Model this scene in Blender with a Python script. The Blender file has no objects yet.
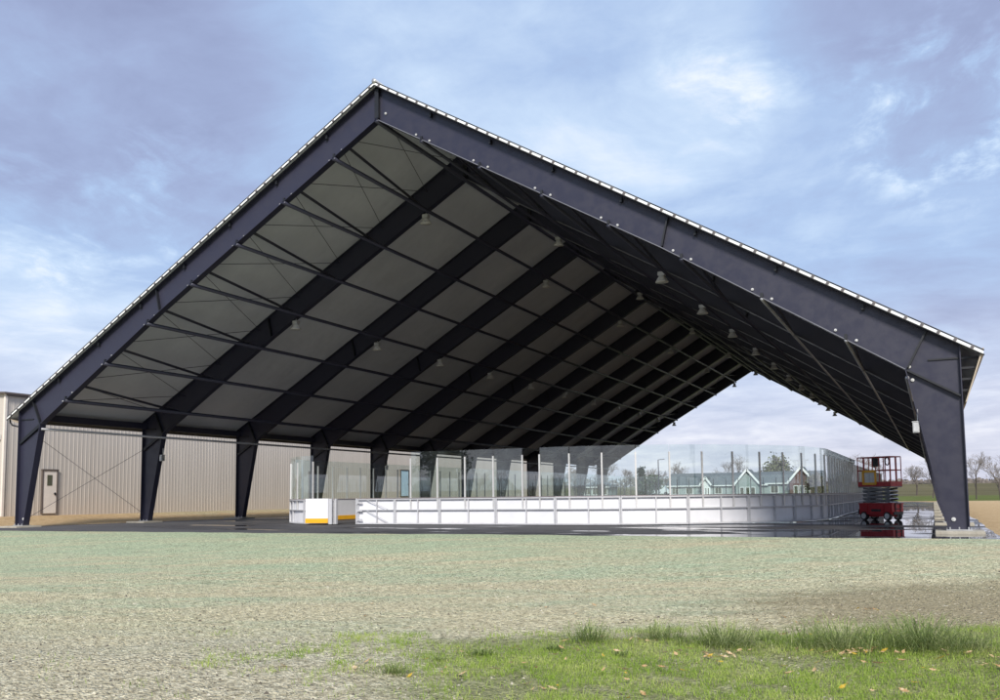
import bpy, math, random
import numpy as np
from mathutils import Vector, Matrix, noise as mnoise
PI = math.pi
scn = bpy.context.scene
COL = scn.collection
B = 6.9286          # bay spacing
NF = 12             # steel frames
YF = 4.656          # front of the rink barrier
PAD_Z = -0.03
random.seed(7)

# ------------------------------------------------------------------ materials
def new_mat(name):
    m = bpy.data.materials.new(name); m.use_nodes = True
    nt = m.node_tree; nt.nodes.clear()
    return m, nt
class N:
    """small node-graph helper"""
    def __init__(s, nt): s.nt = nt
    def n(s, t, **kw):
        x = s.nt.nodes.new(t)
        for k, v in kw.items(): setattr(x, k, v)
        return x
    def lk(s, a, b): s.nt.links.new(a, b)
    def sv(s, sock, v):
        if isinstance(v, bpy.types.NodeSocket): s.lk(v, sock)
        elif isinstance(v, (tuple, list)) and len(v) == 3 and sock.type == 'RGBA': sock.default_value = (*v, 1)
        else: sock.default_value = v
    def math(s, op, a, b=None, c=None, clamp=False):
        x = s.n('ShaderNodeMath', operation=op, use_clamp=clamp)
        s.sv(x.inputs[0], a)
        if b is not None: s.sv(x.inputs[1], b)
        if c is not None: s.sv(x.inputs[2], c)
        return x.outputs[0]
    def noise(s, vec, scale, detail=4, rough=.55, dist=0, out='Fac'):
        x = s.n('ShaderNodeTexNoise'); 
        if vec is not None: s.lk(vec, x.inputs['Vector'])
        x.inputs['Scale'].default_value = scale; x.inputs['Detail'].default_value = detail
        x.inputs['Roughness'].default_value = rough; x.inputs['Distortion'].default_value = dist
        return x.outputs[out]
    def vor(s, vec, scale, feat='F1', out='Distance', rand=1):
        x = s.n('ShaderNodeTexVoronoi', feature=feat); s.lk(vec, x.inputs['Vector'])
        x.inputs['Scale'].default_value = scale; x.inputs['Randomness'].default_value = rand
        return x.outputs[out]
    def mr(s, v, a, b, c=0, d=1, smooth=True):
        x = s.n('ShaderNodeMapRange', interpolation_type='SMOOTHSTEP' if smooth else 'LINEAR'); s.sv(x.inputs[0], v)
        for i, q in zip((1, 2, 3, 4), (a, b, c, d)): x.inputs[i].default_value = q
        return x.outputs[0]
    def mix(s, f, a, b, mode='MIX'):
        x = s.n('ShaderNodeMix', data_type='RGBA', blend_type=mode); s.sv(x.inputs[0], f)
        s.sv(x.inputs[6], a); s.sv(x.inputs[7], b); return x.outputs[2]
    def ramp(s, f, stops, interp='LINEAR'):
        x = s.n('ShaderNodeValToRGB'); s.lk(f, x.inputs[0]); r = x.color_ramp; r.interpolation = interp
        while len(r.elements) < len(stops): r.elements.new(.5)
        for e, (p, c) in zip(r.elements, stops): e.position = p; e.color = (*c, 1)
        return x.outputs[0]
    def pos(s): return s.n('ShaderNodeNewGeometry').outputs['Position']
    def obj(s): return s.n('ShaderNodeTexCoord').outputs['Object']
    def sep(s, v):
        x = s.n('ShaderNodeSeparateXYZ'); s.lk(v, x.inputs[0]); return x.outputs
    def mapv(s, v, scale=(1, 1, 1), loc=(0, 0, 0)):
        x = s.n('ShaderNodeMapping'); s.lk(v, x.inputs[0]); x.inputs['Scale'].default_value = scale
        x.inputs['Location'].default_value = loc; return x.outputs[0]
    def bump(s, h, dist, strength=1):
        x = s.n('ShaderNodeBump'); s.lk(h, x.inputs['Height']); x.inputs['Distance'].default_value = dist
        x.inputs['Strength'].default_value = strength; return x.outputs[0]
    def out(s, sh):
        o = s.n('ShaderNodeOutputMaterial'); s.lk(sh, o.inputs[0])
    def bsdf(s, col, rough=.6, metal=0, spec=.5, normal=None, **kw):
        b = s.n('ShaderNodeBsdfPrincipled'); s.sv(b.inputs['Base Color'], col); s.sv(b.inputs['Roughness'], rough)
        s.sv(b.inputs['Metallic'], metal); s.sv(b.inputs['Specular IOR Level'], spec)
        if normal is not None: s.lk(normal, b.inputs['Normal'])
        for k, v in kw.items(): s.sv(b.inputs[k], v)
        return b.outputs[0]

def simple(name, col, rough=.6, metal=0, var=.18, scale=3.0, dirt=None, bump=0, bscale=40, spec=.5):
    m, nt = new_mat(name); g = N(nt); o = g.pos()
    n1 = g.noise(o, scale, 5, .6); n2 = g.noise(o, scale*9, 3, .6)
    f = g.math('ADD', g.math('MULTIPLY', n1, .7), g.math('MULTIPLY', n2, .3))
    lo = tuple(c*(1-var) for c in col); hi = tuple(min(1, c*(1+var)) for c in col)
    c = g.ramp(f, [(.3, lo), (.7, hi)])
    if dirt:
        c = g.mix(g.mr(g.noise(o, scale*2.3, 6, .7), .52, .75, 0, .6), c, dirt)
    r = g.mr(n2, .3, .7, max(.02, rough-.08), min(1, rough+.08))
    nr = g.bump(g.noise(o, bscale, 4, .6), bump) if bump else None
    g.out(g.bsdf(c, r, metal, spec, nr)); return m

M = {}
M['steel'] = simple('navy_steel_paint', (.023, .023, .042), .42, 0, .05, .35, None, .0012, 3)
M['tube'] = simple('skylit_purlin_eave_tube', (.34, .34, .36), .38, .3, .2, 1)  # pale tone puts sky light into the outer right purlins; eave tubes share it
M['edge'] = simple('skylit_flange_edge', (.17, .17, .19), .35, .2)  # lighter grey: sky light on the right slope's flange edges, put into the colour
M['tie'] = simple('grey_lacing_strap', (.13, .12, .125), .6)
M['steel_dark'] = simple('dark_steel', (.006, .007, .011), .5, 0, .2, 1)
M['galv'] = simple('galvanised_steel', (.5, .5, .5), .45, .7, .2, 6)
M['bolt'] = simple('bright_bolt', (.52, .52, .51), .5, .1, .1, 6)
M['lamp_body'] = simple('lamp_housing', (.5, .5, .5), .45, .3, .15, 8)
M['lamp_lens'] = simple('lamp_lens', (.60, .59, .57), .35, 0, .15, 8)
M['concrete'] = simple('concrete', (.36, .33, .27), .9, 0, .25, 3, (.2, .17, .12), .006, 25)
M['board_plain'] = simple('white_board_plastic', (.80, .80, .82), .42, 0, .05, 1.2, (.6, .6, .63), .0012, 2.5)
m, nt = new_mat('white_board_plastic'); g = N(nt); p = g.pos(); s_z = g.sep(p)[2]
c = g.ramp(g.noise(p, 1.1, 5, .6), [(.3, (.66, .66, .69)), (.7, (.74, .74, .77))])
c = g.mix(g.mr(g.math('ADD', s_z, g.math('MULTIPLY', g.noise(p, 3.5, 5, .7), .30)), .12, .34, .55, 0), c, (.42, .39, .36))
c = g.mix(g.mr(g.noise(g.mapv(p, (3, 3, .5)), 1.6, 6, .7), .60, .78, 0, .30), c, (.50, .48, .47))
g.out(g.bsdf(c, .42, 0, .45, g.bump(g.noise(p, 2.5, 2, .5), .0015))); M['board'] = m
M['board_frame'] = simple('white_board_frame', (.5, .5, .52), .45, .1, .12, 4, (.36, .36, .37))
M['kick'] = simple('yellow_kick_plate', (.80, .40, .012), .45, 0, .1, 3)
M['cap'] = simple('board_cap_rail', (.42, .36, .37), .4, 0, .1, 3)
M['post'] = simple('aluminium_post', (.62, .61, .60), .4, .35, .1, 6)
M['red'] = simple('red_machine_paint', (.32, .010, .016), .38, 0, .25, 5, (.16, .02, .02))
M['yellow'] = simple('yellow_machine_paint', (.7, .36, .03), .45, 0, .15, 5)
M['black'] = simple('black_plastic', (.012, .012, .014), .5, 0, .2, 5)
M['tyre'] = simple('grey_tyre', (.5, .5, .49), .8, 0, .2, 9)
M['arm'] = simple('scissor_arm_grey', (.16, .16, .17), .45, .3, .25, 6)
M['trim'] = simple('brown_trim', (.10, .08, .07), .5, 0, .15, 3)
M['door'] = simple('beige_door', (.70, .63, .56), .5, 0, .1, 2)
M['bluedoor'] = simple('pale_blue_door', (.5, .66, .76), .5, 0, .1, 2)
M['winglass'] = simple('window_glass_dark', (.09, .09, .06), .12, 0, .3, 1)
M['roof_shingle'] = simple('grey_shingles', (.085, .10, .11), .85, 0, .25, 1.5)
M['siding'] = simple('pale_siding', (.28, .32, .31), .7, 0, .08, 1)
M['redsiding'] = simple('red_siding', (.15, .085, .08), .7, 0, .1, 1)
M['white'] = simple('white_paint', (.78, .78, .78), .5, 0, .05, 2)
M['darksiding'] = simple('dark_siding', (.08, .07, .09), .7, 0, .1, 1)
M['bark'] = simple('bark', (.085, .07, .06), .9, 0, .3, 4)
M['twig'] = simple('twigs', (.19, .165, .15), .9, 0, .3, 4)
M['leafgreen'] = simple('foliage_green', (.055, .09, .035), .7, 0, .5, .8)
M['leafdark'] = simple('foliage_dark', (.022, .045, .025), .7, 0, .5, .8)
M['leafolive'] = simple('foliage_olive', (.10, .085, .03), .7, 0, .5, .8)
M['leafpale'] = simple('foliage_pale', (.16, .17, .085), .7, 0, .4, .8)
M['carpaint'] = simple('pale_car_paint', (.6, .62, .64), .3, 0, .05, 1)

# roof fabric
m, nt = new_mat('roof_fabric'); g = N(nt); p = g.pos()
c = g.ramp(g.noise(g.mapv(p, (.25, .5, .5)), 1.0, 4, .6), [(.3, (.56, .57, .625)), (.7, (.66, .67, .725))])
g.out(g.bsdf(c, .6, 0, .35, g.bump(g.noise(p, .9, 2, .5), .08))); M['fabric'] = m
M['fabric_edge'] = simple('white_fabric_edge', (.78, .78, .76), .6, 0, .08, 3)
M['curtain'] = simple('tan_side_fabric', (.42, .35, .27), .7, 0, .12, 1)

# glass (thin sheets): mirror part by Fresnel over a slightly green transparency, with faint dirt
m, nt = new_mat('tempered_glass'); g = N(nt); p = g.pos()
ge = g.n('ShaderNodeNewGeometry'); vm = g.n('ShaderNodeVectorMath', operation='DOT_PRODUCT'); g.lk(ge.outputs['Normal'], vm.inputs[0]); g.lk(ge.outputs['Incoming'], vm.inputs[1])
om = g.math('SUBTRACT', 1, g.math('ABSOLUTE', vm.outputs['Value']))
frs = g.math('ADD', .06, g.math('MULTIPLY', .86, g.math('POWER', om, 5)), clamp=True)
tr = g.n('ShaderNodeBsdfTransparent'); tr.inputs[0].default_value = (.935, .978, .968, 1)
gl = g.n('ShaderNodeBsdfGlossy'); gl.inputs[0].default_value = (1, 1, 1, 1); gl.inputs[1].default_value = .0
df = g.n('ShaderNodeBsdfDiffuse'); df.inputs[0].default_value = (.6, .68, .66, 1)
m1 = g.n('ShaderNodeMixShader'); g.lk(g.mr(g.noise(p, 1.3, 5, .65), .4, .8, .006, .035), m1.inputs[0]); g.lk(tr.outputs[0], m1.inputs[1]); g.lk(df.outputs[0], m1.inputs[2])
m2 = g.n('ShaderNodeMixShader'); g.lk(frs, m2.inputs[0]); g.lk(m1.outputs[0], m2.inputs[1]); g.lk(gl.outputs[0], m2.inputs[2])
g.out(m2.outputs[0]); M['glass'] = m

# warehouse sheet metal
m, nt = new_mat('beige_sheet_metal'); g = N(nt); p = g.pos(); s = g.sep(p)
streak = g.noise(g.mapv(p, (1.5, 1.5, .12)), 1.0, 5, .65)
c = g.ramp(streak, [(.3, (.46, .415, .365)), (.7, (.53, .48, .425))])
c = g.mix(g.mr(g.math('ADD', s[2], g.math('MULTIPLY', g.noise(p, 1.6, 5, .7), 1.6)), 1.0, 2.6, .45, 0), c, (.50, .41, .33))
g.out(g.bsdf(c, .5, 0, .4)); M['sheet'] = m

# asphalt pad with puddles
m, nt = new_mat('wet_asphalt'); g = N(nt); p = g.pos(); s = g.sep(p)
big = g.noise(g.mapv(p, (.16, .42, 1), (3.1, 1.7, 0)), 1.0, 4, .55, .4)
xb = g.mr(s[0], 5, 14, -.07, .075); yb = g.mr(s[1], -3.3, -2.3, .05, 0)
wet = g.mr(g.math('ADD', g.math('ADD', big, xb), g.math('ADD', yb, g.math('MULTIPLY', g.math('SUBTRACT', g.noise(g.mapv(p, (.7, 2.2, 1)), 1.0, 5, .6), .5), .28))), .535, .575)
damp = g.mr(g.math('ADD', big, xb), .40, .56)
dry = g.ramp(g.noise(p, 14, 5, .65), [(.3, (.055, .054, .058)), (.7, (.095, .093, .098))])
c = g.mix(damp, dry, (.026, .026, .032)); c = g.mix(wet, c, (.010, .010, .013))
r = g.math('ADD', g.math('MULTIPLY', g.math('SUBTRACT', 1, wet), g.mr(damp, 0, 1, .75, .38)), .015)
hb = g.math('MULTIPLY', g.noise(p, 90, 3, .6), g.math('SUBTRACT', 1, wet))
g.out(g.bsdf(c, r, 0, .5, g.bump(hb, .006))); M['asphalt'] = m

# ground: several covers in one sheet, blended by place
m, nt = new_mat('ground_cover'); g = N(nt); p = g.pos(); s = g.sep(p)
X, Y, Z = s[0], s[1], s[2]
w1 = g.noise(p, .16, 4, .6); w2 = g.noise(p, .55, 5, .62); w3 = g.noise(p, 2.6, 5, .65); w4 = g.noise(p, 14, 6, .7); w5 = g.noise(p, 46, 4, .7)
sp = g.vor(p, 34); sp2 = g.vor(p, 75)
# sprayed mulch; U runs across the view, V away from the viewer
U = g.math('ADD', g.math('MULTIPLY', X, .905), g.math('MULTIPLY', Y, .425)); V = g.math('ADD', g.math('MULTIPLY', X, -.425), g.math('MULTIPLY', Y, .905))
cuv = g.n('ShaderNodeCombineXYZ'); g.lk(U, cuv.inputs[0]); g.lk(V, cuv.inputs[1]); uv = cuv.outputs[0]
w6 = g.noise(g.mapv(uv, (.16, .5, 1), (2.2, .7, 0)), 1, 5, .62); w7 = g.noise(g.mapv(uv, (.5, 1.9, 1), (7.2, 3.7, 0)), 1, 5, .65)
tan = g.ramp(w4, [(.32, (.20, .175, .11)), (.5, (.475, .435, .30)), (.68, (.72, .68, .50))])  # low end of these ramps paints shade into the hollows of the bump
grn = g.ramp(w4, [(.32, (.16, .205, .125)), (.5, (.355, .43, .30)), (.68, (.54, .61, .46))])
gray = g.ramp(w4, [(.32, (.15, .13, .095)), (.5, (.43, .395, .30)), (.68, (.74, .70, .56))])
gf = g.math('ADD', g.mr(V, -20, -7.5, -.12, .10, False), g.math('ADD', g.math('MULTIPLY', w6, .85), g.math('MULTIPLY', w7, .75)))
c = g.mix(g.mr(gf, .60, 1.0, 0, .95), tan, grn)
nearf = g.math('ADD', g.mr(V, -19.5, -22.5, 0, .4, False), g.math('MULTIPLY', w7, .7))
c = g.mix(g.mr(nearf, .5, .8, 0, .8), c, gray)
brn = g.math('ADD', g.math('MULTIPLY', g.mr(U, 4.0, 10.5), g.mr(V, -14.5, -19.5, 0, .80)), g.math('ADD', g.math('MULTIPLY', w7, .75), g.math('MULTIPLY', g.math('SUBTRACT', w3, .5), .5)))
c = g.mix(g.mr(brn, .66, 1.05, 0, .82), c, g.ramp(w4, [(.3, (.14, .115, .065)), (.7, (.40, .345, .235))]))
dk = g.math('MULTIPLY', g.mr(w3, .50, .68), g.mr(w7, .42, .62))
c = g.mix(g.math('MULTIPLY', dk, .45), c, (.19, .155, .095))
c = g.mix(g.mr(w5, .57, .68, 0, .8), c, (.105, .085, .058))
c = g.mix(g.mr(g.noise(p, 23, 5, .75),  .56, .68, 0, .65), c, (.13, .125, .085))
c = g.mix(g.mr(w5, .38, .28, 0, .5), c, (.74, .72, .60))
hydro = g.mix(1.0, c, (1.54, 1.49, 1.38), 'MULTIPLY')
straw0 = g.ramp(g.math('ADD', g.math('MULTIPLY', w4, .6), g.math('MULTIPLY', w3, .4)), [(.28, (.34, .20, .095)), (.5, (.62, .43, .23)), (.72, (.80, .63, .41))])
straw = g.mix(g.mr(X, 17, 19), straw0, g.mix(1.0, straw0, (1.12, 1.16, 1.22), 'MULTIPLY'))
leftg = g.mix(g.mr(g.math('ADD', g.mr(X, -19.5, -23.5, 0, .5), g.math('MULTIPLY', w2, .7)), .55, .78), straw, g.mix(.5, grn, straw))
leftg = g.mix(g.mr(Y, 8, 16, 0, .8), straw, leftg)
lawn = g.ramp(w4, [(.3, (.12, .16, .03)), (.7, (.28, .31, .08))])
farg = g.ramp(w2, [(.3, (.11, .15, .03)), (.7, (.19, .21, .06))])
fld = g.ramp(g.noise(g.mapv(p, (.02, .09, 1)), 1, 4, .6), [(.3, (.11, .10, .045)), (.6, (.17, .145, .075)), (.8, (.14, .16, .05))])
far = g.mix(g.mr(g.math('ADD', Y, g.math('MULTIPLY', w1, 20)), 128, 150), farg, fld)
# masks
m_hyd = g.mr(g.math('ADD', Y, g.math('MULTIPLY', w3, .8)), -3.0, -3.35)
m_left = g.mr(X, -18.0, -18.6)
m_far = g.mr(g.math('ADD', Y, g.math('MULTIPLY', w2, 6)), 88, 92)
c = g.mix(m_left, straw, leftg)
c = g.mix(m_far, c, far)
c = g.mix(m_hyd, c, hydro)
# soil under the lawn in the right foreground
lmask = g.math('MULTIPLY', g.mr(g.math('ADD', U, g.math('MULTIPLY', g.math('SUBTRACT', w2, .5), 2.0)), 2.6, 4.4), g.mr(g.math('ADD', V, g.math('MULTIPLY', g.math('SUBTRACT', w3, .5), .7)), -21.75, -22.2))
c = g.mix(g.math('MULTIPLY', lmask, .66), c, lawn)
h = g.math('ADD', g.math('MULTIPLY', w4, .55), g.math('ADD', g.math('MULTIPLY', w5, .3), g.math('MULTIPLY', sp, -.5)))
g.out(g.bsdf(c, .95, 0, .15, g.bump(h, .11, 1.0))); M['ground'] = m
M['clod'] = simple('mulch_clod', (.42, .385, .30), .95, 0, .5, 9)

# grass blades: colour by position
def grass_mat(name, lo, mid, hi):
    m, nt = new_mat(name); g = N(nt); p = g.pos()
    f = g.math('ADD', g.math('MULTIPLY', g.noise(p, 60, 2, .5), .55), g.math('MULTIPLY', g.noise(p, 1.7, 4, .6), .45))
    c = g.ramp(f, [(.30, lo), (.5, mid), (.68, hi)])
    b = g.n('ShaderNodeBsdfDiffuse'); g.lk(c, b.inputs[0]); t = g.n('ShaderNodeBsdfTranslucent'); g.lk(c, t.inputs[0])
    mx = g.n('ShaderNodeMixShader'); mx.inputs[0].default_value = .35; g.lk(b.outputs[0], mx.inputs[1]); g.lk(t.outputs[0], mx.inputs[2])
    g.out(mx.outputs[0]); return m
M['grass'] = grass_mat('lawn_blades', (.12, .21, .03), (.29, .41, .07), (.64, .64, .26))
M['tuft'] = grass_mat('tuft_blades', (.085, .14, .035), (.26, .33, .11), (.64, .62, .36))
M['leaf'] = grass_mat('dry_leaf', (.36, .17, .07), (.62, .42, .22), (.85, .73, .54))
M['leafy'] = grass_mat('yellow_leaf', (.45, .26, .03), (.62, .42, .06), (.75, .58, .18))

# ------------------------------------------------------------------ geometry helpers
class MB:
    def __init__(s): s.v = []; s.f = []; s.m = []
    def face(s, pts, mi=0):
        b = len(s.v); s.v += [tuple(p) for p in pts]; s.f.append(tuple(range(b, b+len(pts)))); s.m.append(mi); return s
    def hexa(s, P, mi=0):
        b = len(s.v); s.v += [tuple(p) for p in P]
        for q in ((0, 3, 2, 1), (4, 5, 6, 7), (0, 1, 5, 4), (1, 2, 6, 5), (2, 3, 7, 6), (3, 0, 4, 7)):
            s.f.append(tuple(b+i for i in q)); s.m.append(mi)
        return s
    def box(s, c, d, mi=0, rz=0):
        x, y, z = (q/2 for q in d); cs, sn = math.cos(rz), math.sin(rz)
        P = [(-x, -y, -z), (x, -y, -z), (x, y, -z), (-x, y, -z), (-x, -y, z), (x, -y, z), (x, y, z), (-x, y, z)]
        return s.hexa([(c[0]+a*cs-b*sn, c[1]+a*sn+b*cs, c[2]+h) for a, b, h in P], mi)
    def bar(s, a, b, w, h, mi=0, up=(0, 0, 1)):
        a = Vector(a); b = Vector(b); d = (b-a).normalized(); u = Vector(up)
        if abs(d.dot(u)) > .99: u = Vector((0, 1, 0))
        r = d.cross(u).normalized()*(w/2); u = r.cross(d).normalized()*(h/2)
        return s.hexa([a-r-u, a+r-u, b+r-u, b-r-u, a-r+u, a+r+u, b+r+u, b-r+u], mi)
    def tube(s, a, b, r1, r2=None, n=8, mi=0, cap=True):
        r2 = r1 if r2 is None else r2
        a = Vector(a); b = Vector(b); d = (b-a)
        if d.length < 1e-6: return s
        d.normalize(); u = Vector((0, 0, 1)) if abs(d.z) < .95 else Vector((1, 0, 0))
        x = d.cross(u).normalized(); y = d.cross(x)
        bi = len(s.v)
        for P, r in ((a, r1), (b, r2)):
            for k in range(n):
                t = 2*PI*k/n; s.v.append(tuple(P+x*(r*math.cos(t))+y*(r*math.sin(t))))
        for k in range(n):
            k2 = (k+1) % n; s.f.append((bi+k, bi+k2, bi+n+k2, bi+n+k)); s.m.append(mi)
        if cap:
            s.f.append(tuple(bi+k for k in reversed(range(n)))); s.m.append(mi)
            s.f.append(tuple(bi+n+k for k in range(n))); s.m.append(mi)
        return s
    def prism_y(s, poly, y0, y1, mi=0):     # polygon in XZ extruded along Y
        n = len(poly); b = len(s.v)
        s.v += [(x, y0, z) for x, z in poly]+[(x, y1, z) for x, z in poly]
        s.f.append(tuple(b+i for i in range(n))); s.m.append(mi)
        s.f.append(tuple(b+n+i for i in reversed(range(n)))); s.m.append(mi)
        for i in range(n):
            j = (i+1) % n; s.f.append((b+i, b+n+i, b+n+j, b+j)); s.m.append(mi)
        return s
    def ribbon(s, path, prof, mi=0, closed=True):
        """sweep: path = list of (point, normal2d); prof = list of (offset along normal, z)"""
        b = len(s.v); k = len(prof)
        for (px, py), (nx, ny) in path:
            for o, z in prof: s.v.append((px+nx*o, py+ny*o, z))
        for i in range(len(path)-1):
            for j in range(k if closed else k-1):
                j2 = (j+1) % k
                s.f.append((b+i*k+j, b+(i+1)*k+j, b+(i+1)*k+j2, b+i*k+j2)); s.m.append(mi)
        if closed:
            s.f.append(tuple(b+j for j in range(k))); s.m.append(mi)
            e = b+(len(path)-1)*k; s.f.append(tuple(e+j for j in reversed(range(k)))); s.m.append(mi)
        return s
    def build(s, name, mats, parent=None, smooth=False, loc=None):
        if not isinstance(mats, (list, tuple)): mats = [mats]
        off = Vector((0, 0, 0))
        if parent is not None: off = WLOC.get(parent.name, Vector((0, 0, 0)))
        elif loc is not None: off = Vector(loc)
        me = bpy.data.meshes.new(name)
        me.from_pydata([(x-off.x, y-off.y, z-off.z) for x, y, z in s.v], [], s.f)
        for q in mats: me.materials.append(q)
        if len(mats) > 1: me.polygons.foreach_set('material_index', s.m)
        if smooth: me.polygons.foreach_set('use_smooth', [True]*len(s.f))
        me.update()
        o = bpy.data.objects.new(name, me); COL.objects.link(o)
        if parent is not None:
            o.parent = parent; WLOC[o.name] = off
        elif loc is not None:
            o.location = loc; WLOC[o.name] = off
        return o
WLOC = {}
def tag(o, label=None, cat=None, group=None, kind=None):
    for k, v in (('label', label), ('category', cat), ('group', group), ('kind', kind)):
        if v: o[k] = v
    return o
def thing(name, label, cat, loc=(0, 0, 0), group=None, local=False):
    o = bpy.data.objects.new(name, None); COL.objects.link(o); o.location = loc
    o.empty_display_size = .3
    WLOC[o.name] = Vector((0, 0, 0)) if local else Vector(loc)
    return tag(o, label, cat, group)
def dup(root, loc, rz=0, label=None):
    r = root.copy(); COL.objects.link(r); r.location = loc; r.rotation_euler = (0, 0, rz)
    if label: r['label'] = label
    for ch in list(root.children):
        c = ch.copy(); COL.objects.link(c); c.parent = r
        for gch in list(ch.children):
            d = gch.copy(); COL.objects.link(d); d.parent = c
    return r

def ss(a, b, x):
    t = min(1, max(0, (x-a)/(b-a))); return t*t*(3-2*t)
ORD = ['first', 'second', 'third', 'fourth', 'fifth', 'sixth', 'seventh', 'eighth', 'ninth', 'tenth', 'eleventh', 'twelfth']

# ------------------------------------------------------------------ terrain
def ground_z(x, y):
    z = -.45*ss(-3.9, -12.5, y)
    if y > 80: z += .55*ss(80, 150, y)+3.2*ss(150, 330, y)
    l = ss(-18.9, -24.5, x)*.36
    if y < -3.5: l *= 1-ss(-3.5, -14, y)
    z += l
    z -= .07*(ss(-19.4, -18.7, x)*(1-ss(18.8, 19.4, x))*ss(-3.9, -3.1, y)*(1-ss(79.2, 80, y)))   # tray under the pad
    z += .018*mnoise.noise((x*.7, y*.7, 0))+.05*mnoise.noise((x*.12, y*.12, 5))*(1 if y < -4 or y > 82 else .2)
    if not (-19.5 < x < 19.5 and -4.2 < y < 80.5): z += .012*mnoise.noise((x*2.1, y*2.1, 3))
    return z
def clod_z(x, y):
    w = ss(-6.0, -10.0, y)*ss(22.5, 20.5, x)*ss(2.0, 4.0, x)
    if w <= 0: return 0
    a = mnoise.noise((x*6.1, y*6.1, 1)); b = mnoise.noise((x*13.7, y*13.7, 7)); c = mnoise.noise((x*2.2, y*2.2, 3))
    return w*(.008*a+.014*max(0, b)**1.2*(1+.8*c)+.006*b)
def axis(fine, coarse):
    a = list(fine)
    for lo, hi, st in coarse:
        q = lo
        while q <= hi: a.append(q); q += st
    return sorted(set(round(q, 3) for q in a))
xs = axis(list(np.arange(-30, 3, .4))+list(np.arange(3, 21.5, .055))+list(np.arange(21.6, 32, .4)), [(-600, -120, 60), (-120, -30, 6), (32, 120, 6), (120, 600, 60)])
ys = axis(list(np.arange(-23, -9, .05))+list(np.arange(-9, -2.4, .11)), [(-160, -40, 20), (-40, -23.2, 2), (-2.4, 84, 1.2), (84, 160, 5), (160, 340, 12), (340, 1500, 120)])
g_ = MB()
nx = len(xs)
for y in ys:
    for x in xs: g_.v.append((x, y, ground_z(x, y)+clod_z(x, y)))
for j in range(len(ys)-1):
    for i in range(nx-1): g_.f.append((j*nx+i, j*nx+i+1, (j+1)*nx+i+1, (j+1)*nx+i)); g_.m.append(0)
tag(g_.build('ground', M['ground'], smooth=True), kind='structure')

# asphalt pad: one sheet with a slightly ragged edge and a thin visible edge
pad = MB()
edge = []
def jit(i): return .10*mnoise.noise((i*.37, 1.3, 0))+.05*mnoise.noise((i*1.7, 4.1, 0))
def eseg(a, b, n):
    for i in range(n):
        t = i/n; x = a[0]+(b[0]-a[0])*t; y = a[1]+(b[1]-a[1])*t
        k = len(edge); edge.append((x+jit(k), y+jit(k+500)))
eseg((-18.95, -2.3), (-6, -3.3), 26); eseg((-6, -3.3), (18.95, -3.35), 60); eseg((18.95, -3.35), (19.05, 79), 70); eseg((19.05, 79), (-18.95, 79), 40); eseg((-18.95, 79), (-18.95, -2.3), 70)
pad.face([(x, y, PAD_Z) for x, y in edge])
n = len(edge)
for i in range(n):
    j = (i+1) % n; a, b = edge[i], edge[j]
    pad.face([(a[0], a[1], PAD_Z), (a[0], a[1], PAD_Z-.12), (b[0], b[1], PAD_Z-.12), (b[0], b[1], PAD_Z)])
tag(pad.build('asphalt_pad', M['asphalt']), kind='structure')

# ------------------------------------------------------------------ pavilion
H0, S0 = 18.32, .595
def z_out(x): return 4.95+S0*(H0-abs(x))
def z_in(x):
    x = abs(x)
    if x <= 10.3: return 14.67-.5845*x
    return 8.65-(x-10.3)*.6269
PURL = [1.85, 4.11, 6.37, 8.63, 10.92, 13.25, 15.5]
pav = thing('open_pavilion', 'large open gabled pavilion of dark navy steel frames over the rink', 'pavilion', (0, 0, 0))
OUT = [(H0, .04), (H0, 4.95), (10.55, z_out(10.55)), (0, z_out(0))]
INN = [(17.86, .04), (17.0, 4.40), (10.3, 8.65), (0, 14.67)]
def frame_mesh():
    w = MB()
    for sg in (1, -1):
        o = [(sg*x, z) for x, z in OUT]; i = [(sg*x, z) for x, z in INN]
        for k in range(3):
            poly = [o[k], o[k+1], i[k+1], i[k]]
            if sg < 0: poly.reverse()
            w.prism_y(poly, .143, .157)
        # flanges: plates lying along the outline
        for line, sgn in ((o, 1), (i, -1)):
            for k in range(3):
                (x0, z0), (x1, z1) = line[k], line[k+1]
                d = Vector((x1-x0, 0, z1-z0)).normalized(); nrm = Vector((-d.z, 0, d.x))
                if (nrm.x*sg if k == 0 else nrm.z)*sgn < 0: nrm = -nrm
                t = nrm*.026
                P = [(x0, 0, z0), (x1, 0, z1)]
                a, b = Vector((x0, 0, z0)), Vector((x1, 0, z1))
                w.hexa([(a.x, .0, a.z), (b.x, .0, b.z), (b.x, .30, b.z), (a.x, .30, a.z),
                        (a.x+t.x, .0, a.z+t.z), (b.x+t.x, .0, b.z+t.z), (b.x+t.x, .30, b.z+t.z), (a.x+t.x, .30, a.z+t.z)])
                if sg > 0 and sgn < 0 and k > 0: w.m[-4] = 1  # front edge of right inner flanges gets the painted edge light
    me = w
    return me
def splices():
    out = []
    segs = [((17.02, 4.37), (18.30, 3.60)), ((17.53, z_out(17.53)-.03), (17.05, 4.44)), ((10.52, z_out(10.52)-.03), (10.32, 8.68)), ((17.55, 4.62), (18.30, 4.62))]
    for sg in (1, -1):
        for n_, ((x0, z0), (x1, z1)) in enumerate(segs):
            wd = .05 if n_ < 3 else .03; dp = .13 if n_ < 3 else .04
            out.append(MB().bar((sg*x0, .14-dp/2, z0), (sg*x1, .14-dp/2, z1), dp, wd, up=(1, 0, .4)))
    out.append(MB().bar((0, .075, 15.8), (0, .075, 14.7), .14, .16, up=(1, 0, 0)))
    return out
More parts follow.
